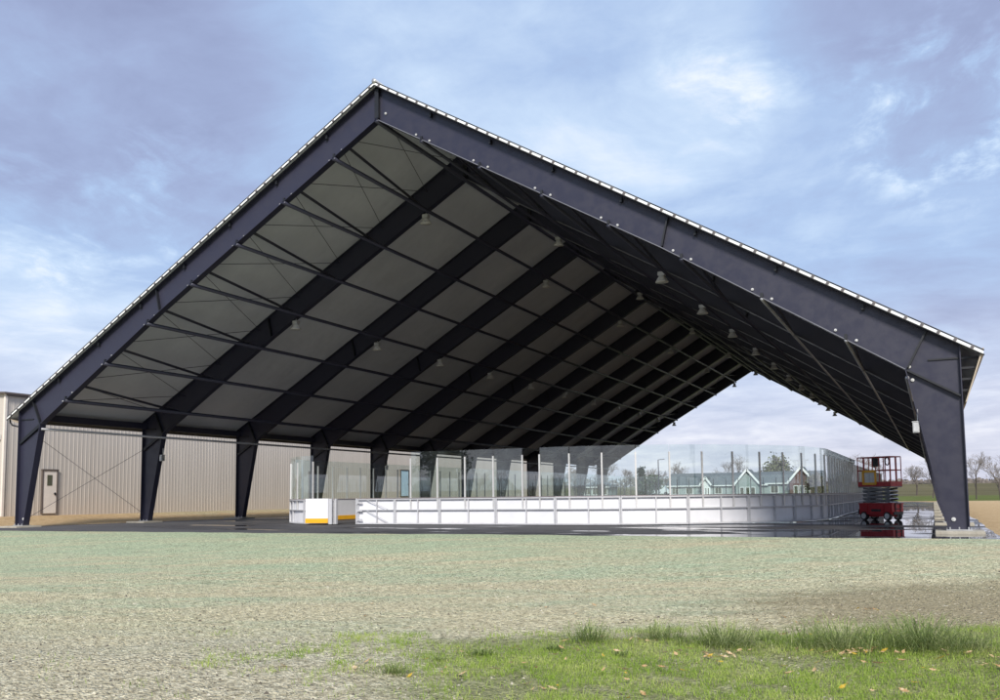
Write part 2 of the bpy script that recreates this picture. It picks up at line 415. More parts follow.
def bolts():
    out = []
    def one(x, z, r): out.append(MB().tube((x, .135, z), (x, .108, z), r, n=10).tube((x, .108, z), (x, .09, z), r*.45, n=8))
    for sg in (1, -1):
        rr = .040 if sg > 0 else .03
        for c in PURL:
            for d in (-.27, .27): one(sg*(c+d), z_in(c+d)+.085, rr)
        for x, z in ((17.08, 4.47), (17.15, 4.1)): one(sg*x, z, rr+.006)
        one(sg*17.97, .33, .055)
    one(.32, 14.85, .045)
    return out
def clips():
    out = []
    for sg in (1, -1):
        for x in (2.2, 4.5, 6.75, 9.05, 11.35, 13.67, 15.97): out.append(MB().box((sg*x, .07, z_out(x)-.13), (.07, .11, .16)))
        for c in PURL: out.append(MB().box((sg*c, .03, z_in(c)+.03), (.08, .08, .14)))
    return out
fm = frame_mesh()
def base_plate(sg):
    s = MB(); s.box((sg*18.09, .15, .052), (.62, .42, .025))
    for dx in (-.2, 0, .2):
        for dy in (-.15, .15): s.tube((sg*18.09+dx*1.1, .15+dy*1.15, .06), (sg*18.09+dx*1.1, .15+dy*1.15, .13), .02, n=6)
    return s
for k in range(NF):
    if k == 0:
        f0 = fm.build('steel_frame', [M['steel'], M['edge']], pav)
        subs = [m.build('splice_plate', M['steel_dark'], f0) for m in splices()]+[base_plate(sg).build('base_plate', M['galv'], f0) for sg in (1, -1)]
        for nm, L_, mt in (('bolt', bolts(), M['bolt']), ('clip', clips(), M['steel_dark'])):
            for m in L_: m.build(nm, mt, f0)
    else:
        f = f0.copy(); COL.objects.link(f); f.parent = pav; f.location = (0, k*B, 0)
        for q in subs:
            c = q.copy(); COL.objects.link(c); c.parent = f
YR = (NF-1)*B+.3
for sg in (1, -1):
    for c in PURL:
        z = z_in(c)-.085
        MB().tube((sg*c, .0, z), (sg*c, YR, z), .08 if sg < 0 else (.06 if c < 12 else .045), n=8).build('purlin', M['tube'] if sg > 0 and c > 12 else M['steel'], pav, True)  # all navy tubes; outer right ones coloured pale as if lit by sky
        # brace tube of the first and last bay, from the top of the end frame down to the purlin
        xo = c-.1
        MB().tube((sg*xo, .16, z_in(xo)+.62), (sg*c, B-.1, z), .058, n=6).build('flange_brace', M['steel'], pav, True)
        MB().tube((sg*xo, YR-.3, z_in(xo)+.62), (sg*c, YR-B+.1, z), .058, n=6).build('flange_brace', M['steel'], pav, True)
    MB().tube((sg*17.02, .1, 4.17), (sg*17.02, YR, 4.17), .055, n=8).build('eave_tube', M['tube'], pav, True)
    MB().box((sg*18.2, YR/2+.2, 4.78), (.22, YR, .3)).build('eave_beam', M['steel'], pav)
    # thin crossed rods between the purlins of the first and last bay
    row = [.05]+PURL+[16.8]
    for y0, y1 in ((.16, B), (YR-B-.2, YR-.3)):
        for a, b in zip(row[:-1], row[1:]):
            r = MB()
            r.tube((sg*a, y0, z_in(a)+.75), (sg*b, y1, z_in(b)+.75), .013, n=5)
            r.tube((sg*b, y0, z_in(b)+.77), (sg*a, y1, z_in(a)+.77), .013, n=5)
            r.build('bracing_rod', M['steel'], pav)
        r = MB()
        r.tube((sg*17.5, y0, 3.95), (sg*17.8, y1-.2, .35), .010, n=5); r.tube((sg*17.8, y0+.1, .4), (sg*17.5, y1, 3.9), .010, n=5)
        r.build('bracing_rod', M['steel'], pav)
MB().tube((0, .0, 14.60), (0, YR, 14.60), .085, n=8).build('purlin', M['steel'], pav, True)
# roof fabric: outer skin, slightly sagging between frames
ro = MB()
Y0, Y1 = -.13, YR+.13
nxs = 17; yrow = []
for k in range(NF-1):
    for t in (0, .25, .5, .75): yrow.append(.15+(k+t)*B)
yrow = [Y0, .15]+yrow[1:]+[.15+(NF-1)*B, Y1]
for sg in (1, -1):
    b = len(ro.v)
    for y in yrow:
        t = ((y-.15)/B) % 1; sag = .10*(4*t*(1-t)) if .15 < y < .15+(NF-1)*B else 0
        for i in range(nxs):
            x = 18.9*i/(nxs-1); e = math.sin(PI*min(1, max(0, i/(nxs-1))))
            ro.v.append((sg*x, y, z_out(x)+.055-sag*e))
    for j in range(len(yrow)-1):
        for i in range(nxs-1):
            q = (b+j*nxs+i, b+j*nxs+i+1, b+(j+1)*nxs+i+1, b+(j+1)*nxs+i)
            ro.f.append(q if sg > 0 else q[::-1]); ro.m.append(0)
ro.build('roof_fabric', M['fabric'], pav, True)
# white fabric edge laced along the gable, its rail and the dark lacing ties
ns = Vector((-S0, 0, 1)).normalized()
for y in (Y0-.012, Y1+.012):
    eb = MB(); rail = MB()
    for sg in (1, -1):
        eb.hexa([(0, y-.008, z_out(0)+.03), (sg*18.88, y-.008, z_out(18.88)+.03), (sg*18.88, y+.008, z_out(18.88)+.03), (0, y+.008, z_out(0)+.03),
                 (0, y-.008, z_out(0)+.115), (sg*18.88, y-.008, z_out(18.88)+.115), (sg*18.88, y+.008, z_out(18.88)+.115), (0, y+.008, z_out(0)+.115)])
        rail.tube((0, y, z_out(0)+.145), (sg*18.9, y, z_out(18.9)+.145), .02, n=6)
        rail.tube((0, y-.005, z_out(0)+.015), (sg*18.9, y-.005, z_out(18.9)+.015), .02, n=6)
    eb.build('fabric_edge', M['fabric_edge'], pav); rail.build('edge_rail', M['steel_dark'], pav)
tie0 = None
for k in range(48):
    for sg in (1, -1):
        x = .2+k*.392; zc = z_out(x)+.08
        if tie0 is None:
            t_ = MB().box((0, 0, 0), (.085, .022, .105)); t_.tube((0, -.012, -.05), (0, -.012, .05), .016, n=6)
            tie0 = t_.build('lacing_tie', M['tie'], pav)
            tie = tie0
        else:
            tie = tie0.copy(); COL.objects.link(tie); tie.parent = pav
        tie.location = (sg*x, Y0-.034, zc); tie.rotation_euler = (0, sg*math.atan(S0), 0)
# ridge cap
MB().tube((0, Y0-.05, z_out(0)+.17), (0, Y1+.05, z_out(0)+.17), .09, n=10).build('ridge_cap', M['galv'], pav, True)
# side fabric under the eaves
sc_ = MB().hexa([(18.40, -.1, 3.42), (18.43, -.1, 3.42), (18.43, YR, 3.42), (18.40, YR, 3.42), (18.86, -.1, 4.82), (18.90, -.1, 4.82), (18.90, YR, 4.82), (18.86, YR, 4.82)])
sc_.build('side_fabric', M['curtain'], pav)
sc_ = MB().hexa([(-18.47, -.05, 4.50), (-18.44, -.05, 4.50), (-18.44, YR, 4.50), (-18.47, YR, 4.50), (-18.90, -.1, 4.74), (-18.86, -.1, 4.74), (-18.86, YR, 4.74), (-18.90, YR, 4.74)])
sc_.build('side_fabric', M['curtain'], pav)
et = MB()
pts = [(-18.92, 4.72), (-18.88, 4.52), (-18.74, 4.40), (-18.34, 4.32)]
for a, b in zip(pts[:-1], pts[1:]): et.tube((a[0], .02, a[1]), (b[0], .02, b[1]), .035, n=8)
et.build('fabric_bracket', M['steel_dark'], pav, True)
for z in (3.75, 4.05, 4.35, 4.62): MB().box((18.34+(z-3.42)*.33/2+.02, .2, z), ((z-3.42)*.33+.03, .1, .06)).build('fabric_bracket', M['steel_dark'], pav)

# concrete footings
ft0 = None
for k in range(NF):
    for sg in (-1, 1):
        lab = f"concrete footing under the {ORD[k]} pavilion column from the front, {'left' if sg<0 else 'right'} side"
        c = (sg*18.1, k*B+.05, -.1)
        if ft0 is None:
            b_ = MB(); hw, hd = .62, .62
            rng = random.Random(3); j = lambda: rng.uniform(-.02, .02)
            b_.hexa([(-hw+j(), -hd+j(), -.25), (hw+j(), -hd+j(), -.25), (hw, hd, -.25), (-hw, hd, -.25), (-hw+j()+.03, -hd+j()+.02, .138), (hw+j()-.03, -hd+.02, .138), (hw-.03, hd, .138), (-hw+.03, hd, .138)])
            ft0 = b_.build('concrete_footing', M['concrete']); tag(ft0, lab, 'footing', 'concrete footings of the pavilion'); ft0.location = c
            mod = ft0.modifiers.new('bevel', 'BEVEL'); mod.width = .02; mod.segments = 2
        else:
            o = ft0.copy(); COL.objects.link(o); o.location = c; o['label'] = lab

# lights hung under the frames
def make_light():
    r = thing('high_bay_light', 'x', 'ceiling light', (0, 0, 0), 'high bay lights under the roof', local=True)
    h = MB(); h.box((0, 0, -.10), (.30, .26, .17)); h.tube((0, 0, 0), (0, 0, .16), .02, n=6); h.tube((0, 0, -.185), (0, 0, -.25), .13, .16, n=14)
    for k in range(4): h.box((0, 0, -.04-.04*k), (.33, .28, .012))
    hb = h.build('housing', M['lamp_body'], r)
    l = MB(); l.tube((0, 0, -.25), (0, 0, -.46), .16, .29, n=18, cap=False); l.tube((0, 0, -.46), (0, 0, -.49), .29, .29, n=18)
    l.build('lamp_shade', M['lamp_lens'], r, True)
    return r
L0 = make_light(); used = False
for row, xx, fr in (('left slope', -8.96, range(2, 13)), ('right slope', 8.43, range(2, 13)), ('ridge left', -2.0, (2, 4, 6, 8, 10, 12)), ('ridge right', 1.5, (3, 5, 7, 9, 11))):
    for k in fr:
        lab = f"grey high bay light under the {ORD[k-1]} frame from the front, {row} row"
        loc = (xx, (k-1)*B+.15, z_in(xx)-.10)
        if not used: L0.location = loc; L0.scale = (.86, .86, .86); L0['label'] = lab; used = True
        else: dup(L0, loc, 0, lab)
# electrical boxes on the inner flanges of some columns
def col_x(z): return 17.86-(z-.04)*.86/4.36
jb0 = None
for k, sg, z, lab in ((1, -1, 3.15, 'grey electrical box on the second left column'), (4, -1, 3.15, 'grey electrical box on the fifth left column'), (0, 1, 2.80, 'grey electrical box on the inner edge of the front right column')):
    x = sg*(col_x(z)-.14)
    if jb0 is None:
        jb0 = thing('electrical_box', lab, 'electrical box', (x, k*B+.15, z), 'electrical boxes on the columns', local=True)
        b_ = MB().box((0, 0, 0), (.16, .2, .28)).box((0, 0, .155), (.19, .23, .025)); b_.tube((.05, 0, .16), (.05, 0, .5), .018, n=6)
        b_.build('box_body', M['galv'], jb0)
        MB().box((0, -.11, 0), (.12, .02, .22)).build('box_cover', M['galv'], jb0)
    else: dup(jb0, (x, k*B+.15, z), 0, lab)

# ------------------------------------------------------------------ rink barrier
XL, XR_, RL, RR, YB = -9.3, 13.6, 3.9, 8.75, 66.0
def seg_path():
    """closed outline, from the left end of the front straight, running right"""
    S = []
    def line(a, b): S.append(('l', a, b, math.dist(a, b)))
    def arc(c, r, t0): S.append(('a', c, r, t0, r*PI/2))
    line((XL+RL, YF), (XR_-RR, YF)); arc((XR_-RR, YF+RR), RR, -PI/2)
    line((XR_, YF+RR), (XR_, YB-RR)); arc((XR_-RR, YB-RR), RR, 0)
    line((XR_-RR, YB), (XL+RR, YB)); arc((XL+RR, YB-RR), RR, PI/2)
    line((XL, YB-RR), (XL, YF+RL)); arc((XL+RL, YF+RL), RL, PI)
    return S
SEG = seg_path(); TOT = sum(q[-1] for q in SEG)
def at(s):
    s %= TOT
    for q in SEG:
        if s <= q[-1]:
            if q[0] == 'l':
                t = s/q[-1]; d = ((q[2][0]-q[1][0])/q[-1], (q[2][1]-q[1][1])/q[-1])
                return (q[1][0]+d[0]*s, q[1][1]+d[1]*s), (d[1], -d[0])
            t = q[3]+s/q[2]
            return (q[1][0]+q[2]*math.cos(t), q[1][1]+q[2]*math.sin(t)), (math.cos(t), math.sin(t))
        s -= q[-1]
    return at(0)
def path(s0, s1, step=.25):
    n = max(1, int(math.ceil((s1-s0)/step))); return [at(s0+(s1-s0)*i/n) for i in range(n+1)]
def sx(x): return x-(XL+RL)          # arc length of a point on the front straight
rink = thing('rink_barrier', 'white hockey rink boards with tall clear glass around the ice surface', 'rink', (0, 0, 0))
BH = 1.05
GATE0, GATE1 = sx(-5.0), sx(-3.88)
joints = [GATE1, sx(-2.1), sx(-.05), sx(2.39), sx(4.83)]
s = joints[-1]
while s+2.44 < TOT+GATE0-1.0: s += 2.44; joints.append(s)
joints.append(TOT+GATE0)
def panel(s0, s1, label=None):
    g_ = .006
    P = path(s0+g_, s1-g_)
    o = MB().ribbon(P, [(-.055, .0), (-.04, .0), (-.04, BH-.03), (-.055, BH-.03)]).build('board_panel', M['board'], rink)
    if label: o['label'] = label
    # steel frame on the outside
    f = MB()
    for z0, z1, d in ((.0, .05, .05), (.555, .60, .05), (BH-.07, BH-.012, .055)): f.ribbon(P, [(-.038, z0), (d-.005, z0), (d-.005, z1), (-.038, z1)])
    L = s1-s0; rib = [(0.03, .05), (L-.03, .05)]
    nmid = max(1, round(L/1.22)-1) if L > 1.3 else 0
    for k in range(nmid): rib.append((L*(k+1)/(nmid+1)*1.04, .045))
    for t, w in rib:
        (px, py), (nx_, ny_) = at(s0+t); f.box((px+nx_*.005, py+ny_*.005, BH/2-.02), (w, .075, BH-.10), rz=math.atan2(ny_, nx_)+PI/2)
    f.build('panel_frame', M['board_frame'], o)
    MB().ribbon(P, [(-.075, .012), (-.057, .012), (-.057, .215), (-.075, .215)]).build('kick_plate', M['kick'], o)
    MB().ribbon(P, [(-.08, BH-.028), (.05, BH-.028), (.05, BH), (-.08, BH)]).build('cap_rail', M['cap'], o)
    return o
for a, b in zip(joints[:-1], joints[1:]): panel(a, b)
# hinges and diagonal brace on the closed gate panel beside the opening
hg = MB()
for z in (.18, .55, .88):
    hg.box((-3.72, YF-.085, z), (.22, .03, .07)); hg.tube((-3.86, YF-.075, z-.07), (-3.86, YF-.075, z+.07), .025, n=8)
hg.bar((-3.4, YF-.06, .98), (-2.4, YF-.06, .6), .02, .02); hg.bar((-3.4, YF-.06, .55), (-2.4, YF-.06, .08), .02, .02)
hg.build('gate_hinge', M['board_frame'], rink)
# open gate leaf folded back along the outside of the boards
ca, sa = math.cos(math.radians(10)), math.sin(math.radians(10))
def lp(u, v, z): return (-5.06-u*ca+v*sa, YF-.14-u*sa-v*ca, z)
def lbox(u0, u1, v0, v1, z0, z1):
    return [lp(u0, v0, z0), lp(u1, v0, z0), lp(u1, v1, z0), lp(u0, v1, z0), lp(u0, v0, z1), lp(u1, v0, z1), lp(u1, v1, z1), lp(u0, v1, z1)]
lf = MB().hexa(lbox(.14, 1.16, 0, .09, .04, BH+.01)).build('gate_leaf', M['board'], rink)
MB().hexa(lbox(.14, 1.16, .092, .11, .05, .24)).build('kick_plate', M['kick'], lf)
MB().hexa(lbox(-.02, .13, -.02, .07, .0, BH)).build('gate_post', M['board_frame'], lf)
for gx_ in (-4.96, -3.93): MB().box((gx_, YF+.02, BH/2), (.07, .12, BH)).build('gate_post', M['board_frame'], rink)
# posts and panes
def post_mesh(s):
    (px, py), (nx_, ny_) = at(s)
    return MB().box((px+nx_*.015, py+ny_*.015, 1.61), (.055, .05, 2.02), rz=math.atan2(ny_, nx_)+PI/2)
def pane_mesh(s0, s1):
    P = path(s0+.012, s1-.012, .31)
    return MB().ribbon(P, [(-.008, BH+.004), (.004, BH+.004), (.004, 2.88), (-.008, 2.88)])
ps = [sx(-1.36)+1.22*k for k in range(5)]
run1 = ps[:]
run2 = [sx(4.22)]
s = sx(5.4)
while s < TOT+sx(-5.9): run2.append(s); s += 1.22
items = []
for run in (run1, run2):
    for q in run: items.append(('post', q, None))
    for a, b in zip(run[:-1], run[1:]): items.append(('pane', a, b))
camxy = (17.5, -27.1)
def dist(it):
    s = it[1] if it[2] is None else (it[1]+it[2])/2
    (x, y), _ = at(s); return math.dist((x, y), camxy)
for kind, nm, mat in (('post', 'support_post', M['post']), ('pane', 'glass_pane', M['glass'])):
    L = sorted([i for i in items if i[0] == kind], key=dist)
    for i in L[:98]:
        (post_mesh(i[1]) if kind == 'post' else pane_mesh(i[1], i[2])).build(nm, mat, rink)
    if L[98:]:
        rest = MB()
        for i in L[98:]:
            q = post_mesh(i[1]) if kind == 'post' else pane_mesh(i[1], i[2])
            b = len(rest.v); rest.v += q.v; rest.f += [tuple(b+z for z in f) for f in q.f]; rest.m += q.m
        o = rest.build(nm, mat, rink); o['kind'] = 'stuff'

# ------------------------------------------------------------------ scissor lift
lift = thing('scissor_lift', 'red scissor lift with raised railed platform parked beside the rink', 'scissor lift', (15.62, 12.2, PAD_Z), local=True)
lift.rotation_euler = (0, 0, math.radians(-33)); lift.scale = (.84, .95, .93)
ch = MB(); ch.box((0, 0, .46), (1.75, .72, .44)); ch.box((0, 0, .70), (1.80, .78, .05)); ch.box((-.62, -.375, .5), (.42, .03, .30)); ch.box((.1, -.372, .48), (.7, .025, .32)); ch.box((.68, -.372, .5), (.32, .028, .28))
ch.box((0, 0, .2), (1.25, .5, .1))
cb = ch.build('chassis', M['red'], lift)
d_ = MB(); d_.box((0.05, -.392, .42), (.5, .012, .10)); d_.box((-.9, 0, .36), (.05, .74, .2)); d_.box((.9, 0, .3), (.05, .6, .12)); d_.build('chassis_trim', M['black'], cb)
for k in range(3): pass
st = MB()
for z in (.26, .48, .70): st.box((.905, 0, z), (.03, .34, .03))
st.box((.905, -.17, .48), (.03, .03, .5)); st.box((.905, .17, .48), (.03, .03, .5)); st.build('step_ladder', M['black'], lift)
for x in (-.62, .62):
    for y in (-.33, .33):
        w = MB(); w.tube((x, y-.07, .18), (x, y+.07, .18), .18, n=20); wo = w.build('wheel', M['black'], lift, False)
        MB().tube((x, y-.085, .18), (x, y+.085, .18), .12, n=16).build('rim', M['tyre'], wo)
zz = .74; lev = .155; half = .72
for k in range(4):
    z0 = zz+k*lev; z1 = z0+lev
    for y in (-.26, .26):
        a = MB().bar((-half, y, z0+.02), (half, y, z1-.02), .045, .07); a.bar((-half, y*.82, z1-.02), (half, y*.82, z0+.02), .045, .07)
        a.tube((0, y*1.12, (z0+z1)/2), (0, y*.7, (z0+z1)/2), .04, n=10)
        a.build('scissor_arm', M['arm'], lift)
    MB().tube((half, -.28, z0+.02), (half, .28, z0+.02), .025, n=8).tube((-half, -.28, z0+.02), (-half, .28, z0+.02), .025, n=8).build('cross_pin', M['galv'], lift)
PZ = zz+4*lev+.02
dk = MB().box((0, 0, PZ+.03), (1.72, .76, .07)).build('platform_deck', M['arm'], lift)
tb = MB()
for y in (-.375, .375): tb.box((0, y, PZ+.14), (1.74, .02, .2))
for x in (-.86, .86): tb.box((x, 0, PZ+.14), (.02, .76, .2))
tb.build('toe_board', M['red'], lift)
rl = MB()
TP = PZ+1.28
for z in (PZ+.72, TP):
    for y in (-.37, .37): rl.tube((-.86, y, z), (.86, y, z), .022, n=8)
    for x in (-.86, .86): rl.tube((x, -.37, z), (x, .37, z), .022, n=8)
for x in (-.86, -.5, -.06, .3, .62, .86):
    for y in (-.37, .37): rl.tube((x, y, PZ+.05), (x, y, TP), .022, n=8)
for y in (0,):
    for x in (-.86, .86): rl.tube((x, y, PZ+.05), (x, y, TP), .02, n=8)
rl.build('guard_rail', M['red'], lift)
yg = MB()
for z in (PZ+.16, PZ+.68): yg.box((-.22, -.41, z), (.72, .035, .10))
for x in (-.55, .11): yg.box((x, -.41, PZ+.42), (.09, .035, .56))
yg.build('yellow_gate', M['yellow'], lift)
MB().box((-.22, -.385, PZ+.42), (.56, .012, .42)).box((-.22, -.40, PZ+.42), (.03, .02, .44)).build('gate_panel', M['lamp_body'], lift)
MB().box((.08, -.30, TP-.22), (.30, .14, .36)).box((.08, -.38, TP-.13), (.16, .03, .08)).build('control_box', M['black'], lift)
cr = MB()
for k in range(14):
    a, b = 2*PI*k/14, 2*PI*(k+1)/14
    cr.tube((.76+.1*math.cos(a), -.40, TP-.2+.16*math.sin(a)), (.76+.1*math.cos(b), -.40, TP-.2+.16*math.sin(b)), .025, n=6)
cr.build('cable_coil', M['black'], lift)

# ------------------------------------------------------------------ warehouse
WX, WY0, WY1, WZ, WB = -24.0, 3.55, 80.0, 6.42, .22
wh = thing('metal_warehouse', 'long beige ribbed sheet metal warehouse left of the pavilion', 'warehouse', (WX, WY0, 0))
def ribbed(y0, y1, pitch=.26, d=.012):
    """profile along the wall: flat pans with narrow raised ribs"""
    pr = []; y = y0
    while y < y1:
        for t, o in ((0, 0), (.60, 0), (.70, d), (.86, d), (.96, 0)):
            if y+t*pitch <= y1: pr.append((y+t*pitch, o))
        y += pitch
    pr.append((y1, 0)); return pr
DOORS = [(5.76, 6.56, 2.66, M['door'], 'beige_door'), (41.0, 42.3, 3.4, M['bluedoor'], 'blue door'), (28.2, 29.3, 3.0, M['white'], 'white')]
w = MB(); pr = ribbed(WY0, WY1)
for (a, oa), (b, ob) in zip(pr[:-1], pr[1:]): w.face([(WX+oa, a, WB), (WX+ob, b, WB), (WX+ob, b, WZ), (WX+oa, a, WZ)])
pr = ribbed(0, 22)
WX1 = WX-22
def gz(x): return WZ+.06*min(WX-x, x-WX1)
for (a, oa), (b, ob) in zip(pr[:-1], pr[1:]):
    xa, xb = WX-a, WX-b; w.face([(xb, WY0-ob, WB), (xa, WY0-oa, WB), (xa, WY0-oa, gz(xa)), (xb, WY0-ob, gz(xb))])
w.face([(WX1, WY0, WB), (WX1, WY1, WB), (WX1, WY1, WZ), (WX1, WY0, WZ)])
w.face([(WX, WY1, WB), (WX1, WY1, WB), (WX1, WY1, WZ), (WX-11, WY1, WZ+.66), (WX, WY1, WZ)])
w.build('wall', M['sheet'], wh)
r = MB(); xm = WX-11
for a, b in ((WX+.25, xm), (WX1-.25, xm)):
    r.hexa([(a, WY0-.25, WZ-.01), (a, WY1+.2, WZ-.01), (b, WY1+.2, WZ+.68), (b, WY0-.25, WZ+.68), (a, WY0-.25, WZ+.08), (a, WY1+.2, WZ+.08), (b, WY1+.2, WZ+.77), (b, WY0-.25, WZ+.77)])
r.build('roof', M['trim'], wh)
MB().box((WX+.09, (WY0+WY1)/2, WZ-.02), (.13, WY1-WY0, .13)).build('gutter', M['trim'], wh)
MB().box((WX+.01, WY0-.01, (WB+WZ)/2), (.12, .12, WZ-WB)).build('corner_trim', M['door'], wh)
MB().box((WX-11, (WY0+WY1)/2, WB-.25), (22.02, WY1-WY0+.02, .55)).build('foundation', M['trim'], wh)
for a, b, zt, mt, nm in DOORS:
    zb = zt-2.2; c = (a+b)/2
    do = MB().box((WX+.06, c, (zb+zt)/2), (.06, b-a, zt-zb)).build('door', mt, wh)
    MB().box((WX+.06, a-.03, (zb+zt)/2), (.11, .06, zt-zb+.02)).box((WX+.06, b+.03, (zb+zt)/2), (.11, .06, zt-zb+.02)).box((WX+.07, c, zt+.04), (.13, b-a+.16, .07)).build('door_frame', M['trim'], do)
    MB().box((WX+.11, b-.09, zb+1.0), (.06, .05, .14)).box((WX+.13, b-.13, zb+1.02), (.03, .12, .03)).build('door_handle', M['steel_dark'], do)
    if mt is M['door']: MB().box((WX+.095, c-.02, zt-.50), (.012, .3, .55)).build('door_window', M['winglass'], do)
ub = thing('utility_box', 'white utility box low on the warehouse corner at the left edge', 'utility box', (WX-.25, WY0-.14, .45))
MB().box((WX-.35, WY0-.16, .62), (.3, .2, .36)).box((WX-.35, WY0-.17, .82), (.34, .24, .03)).tube((WX-.35, WY0-.12, .25), (WX-.35, WY0-.12, .5), .03).build('box_body', M['white'], ub)
MB().box((WX-.35, WY0-.27, .62), (.22, .012, .26)).build('box_cover', M['white'], ub)
sb = thing('wall_vent', 'white louvred vent high on the warehouse end wall', 'vent', (WX-.6, WY0-.06, 4.3))
v = MB().box((WX-.62, WY0-.09, 4.28), (.8, .1, .26)); v.build('vent_frame', M['white'], sb)
v = MB()
for k in range(4): v.box((WX-.62, WY0-.15, 4.19+k*.06), (.72, .03, .02))
v.build('louvre', M['lamp_lens'], sb)

# ------------------------------------------------------------------ houses
def house(name, label, c, w, d, hw, hr, wallm, gables=(), base=None, hip=False, wins=5):
    x0, y0 = c; z0 = ground_z(x0, y0) if base is None else base
    t = thing(name, label, 'house', (x0, y0, z0))
    b = MB(); b.box((x0, y0+d/2, z0+hw/2-.2), (w, d, hw+.4))
    if not hip:
        for sx_ in (-1, 1): b.face([(x0+sx_*w/2, y0, z0+hw), (x0+sx_*w/2, y0+d, z0+hw), (x0+sx_*w/2, y0+d/2, z0+hr)])
    b.build('wall', wallm, t)
    r = MB(); e = .45; hi = d*.45 if hip else -e
    A, Bq = (x0-w/2-e, y0-e, z0+hw-.12), (x0+w/2+e, y0-e, z0+hw-.12); Cq, Dq = (x0+w/2+e, y0+d+e, z0+hw-.12), (x0-w/2-e, y0+d+e, z0+hw-.12)
    E1, E2 = (x0-w/2+hi, y0+d/2, z0+hr+.1), (x0+w/2-hi, y0+d/2, z0+hr+.1)
    r.face([A, Bq, E2, E1]); r.face([Cq, Dq, E1, E2])
    if hip: r.face([Bq, Cq, E2]); r.face([Dq, A, E1])
    ro = r.build('roof', M['roof_shingle'], t)
    MB().box((x0, y0-e-.03, z0+hw-.16), (w+2*e, .06, .2)).build('fascia', M['white'], ro)
    for k in range(wins):
        wx = x0-w/2+w*(k+.5)/wins
        if any(abs(wx-x0-gx) < gw/2+.8 for gx, gw, gh, gm in gables): continue
        fo = MB().box((wx, y0-.03, z0+hw*.52), (1.5, .06, 1.5)).build('window', M['white'], t)
        MB().box((wx-.33, y0-.075, z0+hw*.52), (.6, .03, 1.3)).box((wx+.33, y0-.075, z0+hw*.52), (.6, .03, 1.3)).build('pane', M['winglass'], fo)
    for gx, gw, gh, gm in gables:
        q = MB(); X0 = x0+gx; yy = y0-1.6
        q.box((X0, yy+1.2, z0+hw/2-.2), (gw-.6, 2.4, hw+.4)); q.face([(X0-gw/2+.3, yy, z0+hw), (X0+gw/2-.3, yy, z0+hw), (X0, yy, z0+gh)])
        go = q.build('gable_bay', gm, t)
        q = MB()
        for sgn in (-1, 1):
            q.hexa([(X0+sgn*gw/2, yy-.4, z0+hw-.15), (X0+sgn*gw/2, y0+d*.45, z0+hw-.15), (X0, y0+d*.45, z0+gh+.25), (X0, yy-.4, z0+gh+.25),
                    (X0+sgn*gw/2, yy-.4, z0+hw), (X0+sgn*gw/2, y0+d*.45, z0+hw), (X0, y0+d*.45, z0+gh+.4), (X0, yy-.4, z0+gh+.4)])
        q.build('gable_roof', M['roof_shingle'], go)
        q = MB()
        for sgn in (-1, 1): q.bar((X0+sgn*gw/2, yy-.45, z0+hw-.05), (X0, yy-.45, z0+gh+.3), .08, .38, up=(0, 0, 1))
        q.build('gable_trim', M['white'], go)
        q = MB()
        for kx in (-.28, .0, .28): q.box((X0+kx*gw*.75, yy-.03, z0+hw*.42), (gw*.17, .06, hw*.72))
        q.build('gable_window', M['white'], go)
        q = MB()
        for kx in (-.28, .0, .28): q.box((X0+kx*gw*.75, yy-.07, z0+hw*.42), (gw*.17-.22, .03, hw*.72-.25))
        q.build('gable_pane', M['winglass'], go)
    return t
house('long_house', 'long low house with grey roof and two white trimmed gables behind the rink glass', (-19.5, 164), 27, 9, 2.3, 4.8, M['siding'], [(3.2, 5.2, 5.0, M['siding']), (-5.2, 2.4, 3.6, M['white'])], wins=9)
house('gabled_house', 'small brown red house with white trimmed front gable right of the long house', (-5.6, 150), 9.5, 8, 2.5, 4.6, M['siding'], [(1.5, 4.8, 5.0, M['redsiding'])], wins=4)
house('hip_roof_house', 'small pale house with dark hipped roof seen between rear left columns', (-46, 155), 5.5, 6, 2.0, 3.4, M['siding'], hip=True, wins=3)
# behind the viewer, mirrored in the rink glass
house('mirrored_house', 'dark house with low gable roof mirrored in the front rink glass', (-42, -82), 13, 8, 2.2, 3.9, M['darksiding'], base=-.5, wins=4)
house('mirrored_house', 'dark gabled house mirrored in the rink glass right of the mirrored tree', (-37, -74), 5, 6, 2.0, 3.4, M['darksiding'], [(0, 4.4, 3.6, M['darksiding'])], base=-.5, wins=1)
house('mirrored_house', 'long low house mirrored faintly in the rink glass beside the bench gap', (-26, -90), 18, 8, 2.3, 4.0, M['darksiding'], base=-.5, wins=5)

# van
vn = thing('parked_van', 'pale van parked among shrubs left of the long house', 'van', (-31.5, 152, 0)); z0 = ground_z(-31.5, 152)
vb = MB().prism_y([(-34, z0+.35), (-29.3, z0+.35), (-29.3, z0+1.0), (-30.0, z0+1.15), (-30.7, z0+1.9), (-34, z0+1.95)], 151, 152.9); vb.build('body', M['carpaint'], vn)
MB().box((-31.6, 150.985, z0+1.5), (1.5, .02, .5)).box((-33.2, 150.985, z0+1.5), (1.2, .02, .5)).build('window', M['winglass'], vn)
for x in (-33.2, -30.1): MB().tube((x, 150.95, z0+.35), (x, 152.95, z0+.35), .35, n=16).build('wheel', M['black'], vn)
# distant light pole
lp_ = thing('light_pole', 'tall thin dark light pole standing beyond the rink', 'light pole', (-20.3, 110.4, 0)); z0 = ground_z(-20.3, 110.4)
MB().tube((-20.3, 110.4, z0-.2), (-20.3, 110.4, 6.4), .11, .07, n=8).build('pole', M['steel'], lp_); MB().bar((-20.3, 110.4, 6.38), (-19.3, 110.4, 6.45), .14, .08).build('lamp_head', M['steel'], lp_)

